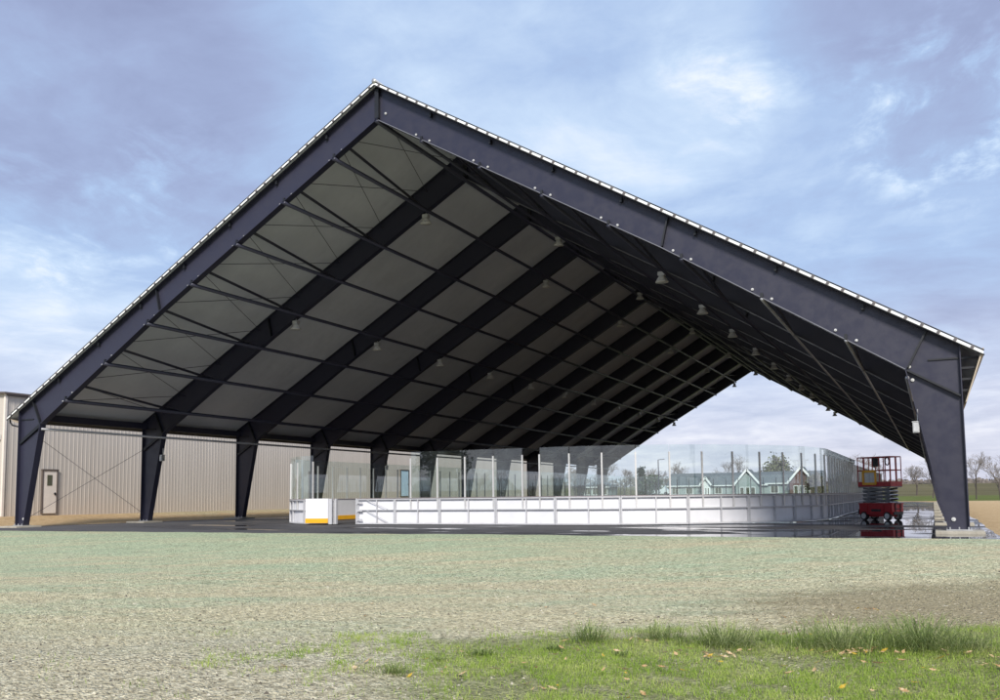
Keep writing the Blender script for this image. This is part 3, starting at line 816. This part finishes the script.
# ------------------------------------------------------------------ trees
def tree(name, label, loc, h, seed, spread=.5, levels=5, r0=None, leaf=None, nleaf=0, lsize=.3, trunk_frac=.28, dens=1.0, twr=.012, conic=False, group=None):
    x, y = loc; z = ground_z(x, y)-.1
    t = thing(name, label, 'tree', (x, y, z), group)
    rng = random.Random(seed); r0 = r0 or h*.022
    tk = MB(); cr = MB(); tips = []
    def grow(p, d, L, r, lv):
        n = 3 if lv < 2 else 2
        q = p
        for i in range(n):
            d = (d+Vector((rng.uniform(-1, 1), rng.uniform(-1, 1), rng.uniform(-.4, .7)))*(.10 if lv == 0 else .22)).normalized()
            e = q+d*(L/n); ra = r*(1-.28*i/n); rb = r*(1-.28*(i+1)/n)
            (tk if lv <= 1 else cr).tube(q, e, ra, rb, 6 if lv < 2 else (4 if lv < 3 else 3), cap=False)
            q = e
            if lv >= 2: tips.append((q, lv))
            if lv < levels and (i > 0 or lv > 0):
                for _ in range(1 if rng.random() < .8*dens else 0):
                    side(q, d, L*rng.uniform(.55, .8), rb*.55, lv)
        if lv < levels:
            for _ in range(2 if rng.random() < .85 else 3): side(q, d, L*rng.uniform(.62, .85), r*.62, lv)
    def side(q, d, L, r, lv):
        a = rng.uniform(0, 2*PI); perp = d.cross(Vector((math.cos(a), math.sin(a), .3))).normalized()
        nd = (d*rng.uniform(.55, 1)+perp*spread*rng.uniform(.7, 1.4)+Vector((0, 0, .12))).normalized()
        grow(q, nd, L, max(twr, r), lv+1)
    if conic:
        tk.tube((x, y, z), (x, y, z+h), r0, .02, 6)
        for k in range(int(h*16)):
            u = rng.random()**.8; zz_ = z+h*(.08+.9*u); rad = h*spread*(1-u)*rng.uniform(.55, 1.05); a = rng.uniform(0, 2*PI)
            e = Vector((x+rad*math.cos(a), y+rad*math.sin(a), zz_-rad*.25)); cr.tube((x, y, zz_), e, .03, .01, 3, cap=False)
            for j in range(5): tips.append((Vector((x, y, zz_)).lerp(e, .3+.7*rng.random()), 3))
    else:
        grow(Vector((x, y, z)), Vector((rng.uniform(-.05, .05), rng.uniform(-.05, .05), 1)).normalized(), h*trunk_frac, r0, 0)
    # scale to the wanted height
    top = max(p.z for p, _ in tips); k = h/(top-z)
    for mb in (tk, cr): mb.v = [(x+(a-x)*k, y+(b-y)*k, z+(c-z)*k) for a, b, c in mb.v]
    tk.build('trunk', M['bark'], t)
    if leaf is None: cr.build('crown', M['twig'], t)
    else:
        lf_ = MB(); lf_.v = cr.v[:]; lf_.f = cr.f[:]; lf_.m = [0]*len(cr.f)
        for _ in range(nleaf):
            p, lv = rng.choice(tips); p = Vector((x+(p.x-x)*k, y+(p.y-y)*k, z+(p.z-z)*k))+Vector([rng.gauss(0, lsize*1.6) for _ in range(3)])
            a = Vector([rng.uniform(-1, 1) for _ in range(3)]).normalized(); b = a.cross(Vector((rng.random(), rng.random(), rng.random()))).normalized(); s_ = lsize*rng.uniform(.5, 1.2)
            lf_.face([p-a*s_, p+b*s_*.6, p+a*s_, p-b*s_*.6], 1)
        lf_.build('crown', [M['twig'], leaf], t)
    return t
bg = 'trees in the far background'
tree('bare_tree', 'round bare tree in the field between the scissor lift and right column', (15.1, 138), 5.2, 11, .8, 5, r0=.13, trunk_frac=.27, twr=.013, dens=.9, group=bg)
tree('bare_tree', 'bare tree half hidden by the inner edge of the right column', (17.5, 108), 5.6, 5, .5, 5, r0=.1, twr=.011, dens=.8, group=bg)
tree('bare_tree', 'slender upright bare tree right of the front right column', (22.2, 97), 5.9, 21, .38, 5, r0=.09, trunk_frac=.3, twr=.010, dens=.7, group=bg)
tree('bare_tree', 'tall bare tree cut by the right edge of the photo', (24.6, 94), 6.0, 9, .5, 5, r0=.12, trunk_frac=.3, twr=.011, dens=.8, group=bg)
tree('bare_tree', 'bare tree top showing above the left of the scissor lift', (5.6, 156), 8.0, 31, .6, 5, twr=.015, group=bg)
tree('bare_tree', 'bare tree top showing above the right of the scissor lift', (8.0, 166), 8.4, 32, .55, 5, twr=.015, group=bg)
tree('bare_tree', 'tall bare tree rising behind the roof of the long house', (-25, 195), 9.3, 41, .65, 5, twr=.015, group=bg)
tree('bare_tree', 'bare tree behind the left end of the long house', (-36.5, 190), 7.8, 42, .65, 5, twr=.015, group=bg)
tree('leafy_tree', 'broad pale green tree behind the two right hand house gables', (-15, 195), 9.2, 43, .8, 5, leaf=M['leafpale'], nleaf=1500, lsize=.35, twr=.03, group=bg)
tree('autumn_bush', 'olive brown autumn bush right of the gabled house', (.8, 121), 3.8, 44, .9, 5, trunk_frac=.15, leaf=M['leafolive'], nleaf=2600, lsize=.2, group=bg)
tree('green_bush', 'rounded green tree left of the long house', (-23.5, 121), 3.7, 45, .9, 5, trunk_frac=.16, leaf=M['leafgreen'], nleaf=1500, lsize=.22, group=bg)
tree('evergreen_tree', 'dark pointed evergreen tree behind the left rink glass', (-31.2, 138), 4.9, 46, .2, 0, conic=True, leaf=M['leafdark'], nleaf=2200, lsize=.2, group=bg)
tree('bare_tree', 'bare tree right of the dark pointed evergreen', (-37, 168), 6.2, 47, .7, 5, twr=.015, group=bg)
tree('bare_tree', 'bare tree left of the dark pointed evergreen', (-43, 165), 6.0, 48, .7, 5, twr=.015, group=bg)
tree('bare_tree', 'bare tree seen between the rear left columns', (-36, 116), 6.0, 49, .7, 5, twr=.015, group=bg)
tree('bare_tree', 'bare tree behind the small hip roofed house', (-36, 130), 6.2, 50, .7, 5, twr=.015, group=bg)
tree('broad_tree', 'large leafy tree mirrored in the front rink glass', (-41, -70), 9.5, 51, .6, 5, leaf=M['leafdark'], nleaf=2600, lsize=.28, r0=.25)
tree('bare_tree', 'bare tree mirrored in the rink glass right of the leafy one', (-37.5, -66), 8, 52, .6, 5, r0=.2)
# far hedgerow along the horizon
hr_ = MB(); rng = random.Random(77)
for _ in range(9000):
    x = rng.uniform(-260, 120); y = 330+rng.gauss(0, 5)+x*.05
    hh = (1.1+1.3*abs(mnoise.noise((x*.05, 0, 2)))+.9*abs(mnoise.noise((x*.2, 3, 2))))
    if x > -10: hh *= .55
    z = ground_z(x, y)+rng.random()**1.3*hh*2.0; s_ = rng.uniform(.3, .8)
    a = rng.uniform(0, PI); hr_.face([(x-s_*math.cos(a), y-s_*math.sin(a), z-.1), (x, y, z-s_*.6), (x+s_*math.cos(a), y+s_*math.sin(a), z+.1), (x, y, z+s_*.7)])
tag(hr_.build('far_treeline', M['twig']), 'low brown line of distant trees along the horizon', 'treeline', kind='stuff')

# ------------------------------------------------------------------ foreground cover
rs = np.random.RandomState(5)
def lawn_density(x, y):
    u, v = .905*x+.425*y, -.425*x+.905*y
    n1 = mnoise.noise((x*.9, y*.9, 0)); n2 = mnoise.noise((x*2.7, y*2.7, 4)); n3 = mnoise.noise((x*7, y*7, 1))
    top = ss(-21.35, -21.85, v+.25*n1+.22*n2+.15*n3)
    full = ss(3.0, 4.5, u+.8*n1+.6*n2)
    part = ss(1.3, 2.6, u+.6*n1+.4*n2)*ss(-24.2, -23.5, v+.4*n2)
    k = mnoise.noise((x*1.6, y*1.6, 9))+.6*n2+.3*n3
    d = top*max(full, .75*part*ss(-.3, .2, k))
    d = max(d, .12*ss(.15, .6, k)*ss(-20.5, -22, v)*ss(-4, 1, u))
    hole = mnoise.noise((x*1.5+3, y*1.5, 12))+.45*n2+.2*n3
    if hole > .14: d *= 1-.9*ss(.14, .36, hole)*(ss(8.8, 6.4, u)+.35*ss(6.4, 8.8, u))
    d *= .55+.45*ss(-.3, .25, mnoise.noise((x*.8, y*.8, 44))+.4*n2)
    edge = ss(-22.6, -22.0, v)
    if edge > 0: d *= 1-edge*.9*ss(-.3, .2, mnoise.noise((x*2.1, y*2.1, 31)))
    return d
def blades(n, xr, yr, hmin, hmax, wmin, wmax, dens):
    V = []; F = 0
    out = []
    cnt = 0
    while cnt < n:
        x = rs.uniform(*xr); y = rs.uniform(*yr); cnt += 1
        if rs.rand() > dens(x, y): continue
        h = rs.uniform(hmin, hmax); w = rs.uniform(wmin, wmax); a = rs.uniform(0, 2*PI); b = rs.uniform(0, 2*PI); ln = h*rs.uniform(.2, .9)
        z = ground_z(x, y)-.008
        dx, dy = math.cos(a)*w, math.sin(a)*w; lx, ly = math.cos(b)*ln, math.sin(b)*ln
        out.append((x-dx, y-dy, z, x+dx, y+dy, z, x+lx*.4+dx*.7, y+ly*.4+dy*.7, z+h*.62, x+lx*.4-dx*.7, y+ly*.4-dy*.7, z+h*.62, x+lx, y+ly, z+h*(1-.25*ln/h)))
    return out
def blade_object(name, data, mat):
    nb = len(data); v = np.array(data, dtype=np.float32).reshape(-1)
    me = bpy.data.meshes.new(name); me.vertices.add(nb*5); me.vertices.foreach_set('co', v)
    base = (np.arange(nb)*5)[:, None]
    idx = np.concatenate([base+np.array([[0, 1, 2, 3]]), base+np.array([[3, 2, 4]])], axis=1).reshape(-1)
    me.loops.add(nb*7); me.loops.foreach_set('vertex_index', idx.astype(np.int32))
    st = np.stack([np.arange(nb)*7, np.arange(nb)*7+4], 1).reshape(-1)
    me.polygons.add(nb*2); me.polygons.foreach_set('loop_start', st.astype(np.int32))
    me.materials.append(mat); me.update(calc_edges=True); me.validate()
    o = bpy.data.objects.new(name, me); COL.objects.link(o); return o
lw_ = blades(330000, (8.5, 21.5), (-22.6, -14.4), .03, .075, .0015, .0032, lawn_density)
tag(blade_object('lawn_grass', lw_, M['grass']), 'short green lawn grass in the right foreground', 'grass', kind='stuff')

# taller tufts along the lawn edge: each a plant of its own
def px_ground(px, py):
    d = F_*918.3689+R_*(px-500)-U_*(py-350-65.3684)
    z = -.45
    t = (z-CAM.z)/d.z; return CAM+d*t
R_ = Vector((.90508, .42509, -.01116)); U_ = Vector((.04747, -.07492, .99606)); F_ = Vector((-.42257, .90205, .08799)); CAM = Vector((17.5024, -27.142, 1.0662))
tufts = [(13.23, -20.21, .12, 150, 'dark grass clump beside the bare patch at the left of the lawn'), (13.26, -19.47, .09, 90, 'low sparse clump behind the dark clump at the left'),
         (14.21, -17.96, .20, 170, 'pale arching grass tuft at the back of the lawn below the rink gate'), (14.05, -18.56, .12, 120, 'short grass clump in front of the pale arching tuft'),
         (14.84, -17.57, .22, 190, 'loose pale tuft beside a dark leaf at the lawn edge'), (15.55, -17.72, .22, 260, 'wide arching tuft at the middle of the lawn edge'),
         (15.85, -17.19, .16, 130, 'thin tuft behind the wide arching tuft'), (16.6, -17.56, .24, 260, 'dark green upright tuft beside the pile of dry leaves'),
         (16.83, -16.95, .15, 130, 'small tuft behind the dark upright tuft'), (17.36, -17.27, .25, 340, 'widest dark green tuft near the right edge'),
         (17.8, -16.97, .18, 150, 'grass tuft nearest the right edge of the photo'), (14.73, -18.6, .10, 110, 'low clump at the middle of the lawn'), (13.49, -19.08, .11, 120, 'bright green clump left of the bare soil spot')]
for i, (x, y, h, n, lab) in enumerate(tufts):
    kf = (1.0, .7, 1.25, .8, 1.1, 1.45, .75, 1.5, .7, 1.6, 1.0, .8, .9)[i]; h *= 1.12*kf; n = int(n*1.25*kf)
    rg = np.random.RandomState(100+i); z = ground_z(x, y); D = []
    for _ in range(n):
        a = rg.uniform(0, 2*PI); r = abs(rg.normal(0, h*.42)); bx, by = x+r*math.cos(a)*1.7, y+r*math.sin(a)
        L = h*rg.uniform(.35, 1.0)**1.2*(1.25-.35*min(1, r/h)); ln = L*rg.uniform(.5, 1.7); b = a+rg.normal(0, .7) if rg.rand() < .7 else rg.uniform(0, 2*PI); w = rg.uniform(.002, .0042)
        dx, dy = -math.sin(b)*w, math.cos(b)*w; lx, ly = math.cos(b)*ln, math.sin(b)*ln
        D.append((bx-dx-x, by-dy-y, -.01, bx+dx-x, by+dy-y, -.01, bx+lx*.4+dx*.8-x, by+ly*.4+dy*.8-y, L*.62, bx+lx*.4-dx*.8-x, by+ly*.4-dy*.8-y, L*.62, bx+lx-x, by+ly-y, L*(1-.35*ln/L)))
    o = blade_object('grass_tuft', D, M['tuft']); o.location = (x, y, z)
    tag(o, lab, 'grass tuft', 'grass tufts along the lawn edge')

# mulch clods in the near field
cl = MB(); rg = random.Random(21)
for _ in range(14000):
    y = -22.5+rg.random()**1.25*13.5; hw = 2.2+(y+27)*.62
    cx = 17.5-.47*(y+27.1); x = cx+rg.uniform(-1, 1)*hw
    if lawn_density(x, y) > .5 and rg.random() < .85: continue
    s_ = rg.uniform(.007, .017)*(1.0 if rg.random() < .97 else 1.6); z = ground_z(x, y)
    P = []
    for k in range(4):
        a = k*PI/2+rg.uniform(-.5, .5); P.append((x+s_*math.cos(a)*rg.uniform(.6, 1.5), y+s_*math.sin(a)*rg.uniform(.6, 1.3), z-.003))
    T = (x+rg.uniform(-.4, .4)*s_, y+rg.uniform(-.4, .4)*s_, z+s_*rg.uniform(.4, .9))
    mi = 0 if rg.random() < .55 else (1 if rg.random() < .97 else 2)
    b = len(cl.v); cl.v += P+[T]
    for k in range(4): cl.f.append((b+k, b+(k+1) % 4, b+4)); cl.m.append(mi)
M['clod_dark'] = simple('dark_clod', (.085, .07, .055), .95, 0, .4, 9); M['clod_pale'] = simple('pale_clod', (.56, .53, .43), .95, 0, .3, 9)
tag(cl.build('mulch_clods', [M['clod'], M['clod_dark'], M['clod_pale']]), 'loose crumbs of sprayed mulch and soil over the bare ground', 'mulch', kind='stuff')

# fallen leaves: individuals
rg = random.Random(4); lm = []
for k in range(5):
    b = MB(); n = 7; out_ = []
    L = .075*rg.uniform(.8, 1.15); W = L*rg.uniform(.45, .65); curl = rg.uniform(.25, .6)
    rows = []
    for i in range(n+1):
        t = i/n; wv = W/2*math.sin(PI*min(1, t*.93+.04))*(1+.28*math.sin(i*2.6)); u = (t-.5)*L
        zc = .010+.02*curl*(2*t-1)**2
        rows.append([(u, -wv, zc+curl*wv*.7), (u, 0, zc), (u, wv, zc+curl*wv*.5)])
    for i in range(n):
        for j in range(2): b.face([rows[i][j], rows[i+1][j], rows[i+1][j+1], rows[i][j+1]])
    b.tube((-L/2, 0, .014), (-L/2-.025, .004, .02), .0012, n=4)
    me = b.build('fallen_leaf', M['leaf'] if k < 4 else M['leafy']); lm.append(me)
spots = []
clus = [(15.43, -18.40, 14, .16), (16.84, -17.75, 24, .22), (16.64, -17.95, 10, .16), (16.18, -17.06, 5, .2), (16.71, -14.41, 8, .22), (16.23, -15.59, 6, .25), (13.6, -18.9, 7, .3), (12.9, -20.2, 5, .35), (17.4, -17.6, 6, .25), (14.6, -18.1, 5, .3)]
for x, y, n, r in clus:
    for _ in range(n): spots.append((rg.gauss(x, r), rg.gauss(y, r*.5)))
for _ in range(95): spots.append((rg.uniform(14, 18.6), rg.uniform(-20.5, -17.4)))
for _ in range(14): spots.append((rg.uniform(9.5, 14), rg.uniform(-21, -15)))
for i, (x, y) in enumerate(spots):
    src = lm[i % 5]
    o = src if i < 5 else src.copy()
    if i >= 5: COL.objects.link(o)
    up = .055*lawn_density(x, y)
    o.location = (x, y, ground_z(x, y)+up); o.rotation_euler = (rg.uniform(-.5, .5), rg.uniform(-.5, .5), rg.uniform(0, 6.3)); s_ = rg.uniform(.55, 1.15); o.scale = (s_, s_, s_)
    tag(o, 'small yellow fallen leaf lying on the foreground grass' if i % 5 == 4 else 'curled dry tan fallen leaf lying on the foreground grass', 'leaf', 'yellow fallen leaves' if i % 5 == 4 else 'dry fallen leaves')

# ------------------------------------------------------------------ sky and sun
SUN_EL, SUN_AZ = math.radians(36), math.radians(23)      # azimuth: from -Y (behind the viewer) towards +X
sd = Vector((math.sin(SUN_AZ)*math.cos(SUN_EL), -math.cos(SUN_AZ)*math.cos(SUN_EL), math.sin(SUN_EL)))
wd = bpy.data.worlds.new('World'); scn.world = wd; wd.use_nodes = True
nt = wd.node_tree; nt.nodes.clear(); g = N(nt)
sky = g.n('ShaderNodeTexSky'); sky.sky_type = 'NISHITA'; sky.sun_disc = False; sky.sun_elevation = SUN_EL
sky.sun_rotation = math.atan2(sd.x, sd.y)
tc = g.n('ShaderNodeTexCoord').outputs['Generated']
s = g.sep(tc)
zc = g.math('MAXIMUM', s[2], 0.0); zc = g.math('ADD', zc, .16)
cv = g.n('ShaderNodeCombineXYZ'); g.lk(g.math('DIVIDE', s[0], zc), cv.inputs[0]); g.lk(g.math('DIVIDE', s[1], zc), cv.inputs[1])
pv = cv.outputs[0]
wq = g.noise(g.mapv(pv, (1, 1, 1), (5.3, 2.2, 0)), 1.4, 3, .5, 0, 'Color')
wv = g.n('ShaderNodeVectorMath', operation='MULTIPLY_ADD'); g.lk(wq, wv.inputs[0]); wv.inputs[1].default_value = (.38, .38, 0); g.lk(pv, wv.inputs[2])
pw = wv.outputs[0]
a1 = g.noise(g.mapv(pw, (1, .9, 1), (3.7, 1.2, 0)), .9, 8, .55)
a2 = g.noise(g.mapv(pw, (1, 1.15, 1), (9.1, 4.4, 0)), 2.6, 9, .60)
a3 = g.noise(g.mapv(pw, (1.2, .7, 1), (1.1, 7.7, 0)), .55, 4, .5)
a4 = g.noise(g.mapv(pw, (1.1, .8, 1), (6.6, 8.3, 0)), 5.5, 8, .62)
def blob(d, w):
    dn = Vector(d).normalized(); vm = g.n('ShaderNodeVectorMath', operation='DOT_PRODUCT'); g.lk(tc, vm.inputs[0]); vm.inputs[1].default_value = dn
    return g.mr(vm.outputs['Value'], math.cos(w), 1, 0, 1)
def add(*q):
    r = q[0]
    for x in q[1:]: r = g.math('ADD', r, x)
    return r
mul = lambda a, b: g.math('MULTIPLY', a, b)
wisp = g.mr(a4, .44, .80)
bright = add(mul(g.math('SUBTRACT', a1, .5), 1.0), mul(g.math('SUBTRACT', a2, .5), .62), mul(g.math('SUBTRACT', a4, .5), .20), .495,
             mul(blob((.03, .93, .36), .12), add(.10, mul(wisp, .70))), mul(blob((-.15, .89, .425), .11), add(.06, mul(wisp, .30))), mul(blob((-.38, .81, .42), .28), .14),
             mul(blob((-.71, .62, .29), .16), add(.03, mul(wisp, .25))), mul(blob((-.78, .6, .14), .2), .16), mul(blob((-.2, .9, .37), .2), .12),
             mul(blob((-.72, .57, .45), .25), -.22), mul(blob((-.01, .91, .45), .15), -.26), mul(blob((.1, .967, .22), .22), -.16), mul(blob((-.31, .82, .56), .22), -.12))
cc = g.ramp(bright, [(.10, (.25, .285, .455)), (.32, (.325, .39, .595)), (.52, (.385, .51, .745)), (.70, (.53, .66, .85)), (.95, (.86, .90, .96))])
hz = g.ramp(add(mul(a2, .7), mul(a3, .3)), [(.32, (.45, .475, .62)), (.52, (.64, .645, .765)), (.68, (.87, .85, .90))])
hf = g.mr(s[2], .02, .24, .92, 0)
cc = g.mix(hf, cc, hz)
cc = g.mix(g.mr(s[2], -.02, -.12, 0, 1), cc, (.18, .17, .13))
ns_ = g.n('ShaderNodeMix', data_type='RGBA', blend_type='MIX')
skyc = g.n('ShaderNodeVectorMath', operation='SCALE'); g.lk(sky.outputs[0], skyc.inputs[0]); skyc.inputs['Scale'].default_value = 1.0
cc10 = g.n('ShaderNodeVectorMath', operation='SCALE'); g.lk(cc, cc10.inputs[0]); cc10.inputs['Scale'].default_value = 10.0
mixed = g.mix(.90, skyc.outputs[0], cc10.outputs[0])
bgd = g.n('ShaderNodeBackground'); g.lk(mixed, bgd.inputs[0]); bgd.inputs[1].default_value = .12
wo = g.n('ShaderNodeOutputWorld'); g.lk(bgd.outputs[0], wo.inputs[0])
wd.cycles.sampling_method = 'MANUAL'; wd.cycles.sample_map_resolution = 512
sl = bpy.data.lights.new('sun', 'SUN'); sl.energy = 4.7; sl.angle = math.radians(14); sl.color = (1, .95, .87)
so = bpy.data.objects.new('sun', sl); COL.objects.link(so); so.rotation_euler = sd.to_track_quat('Z', 'Y').to_euler(); so.location = sd*60

# ------------------------------------------------------------------ camera
cam = bpy.data.cameras.new('camera'); co = bpy.data.objects.new('camera', cam); COL.objects.link(co)
cam.sensor_width = 36; cam.sensor_fit = 'HORIZONTAL'; cam.lens = 918.3689/1000*36; cam.shift_y = .0653684
cam.clip_start = .05; cam.clip_end = 4000
co.matrix_world = Matrix(((R_.x, U_.x, -F_.x, CAM.x), (R_.y, U_.y, -F_.y, CAM.y), (R_.z, U_.z, -F_.z, CAM.z), (0, 0, 0, 1)))
scn.camera = co
scn.view_settings.view_transform = 'Standard'; scn.view_settings.look = 'None'; scn.view_settings.exposure = 0
scn.render.engine = 'CYCLES'
scn.cycles.use_denoising = True
scn.cycles.max_bounces = 10; scn.cycles.diffuse_bounces = 4; scn.cycles.glossy_bounces = 4; scn.cycles.transparent_max_bounces = 24
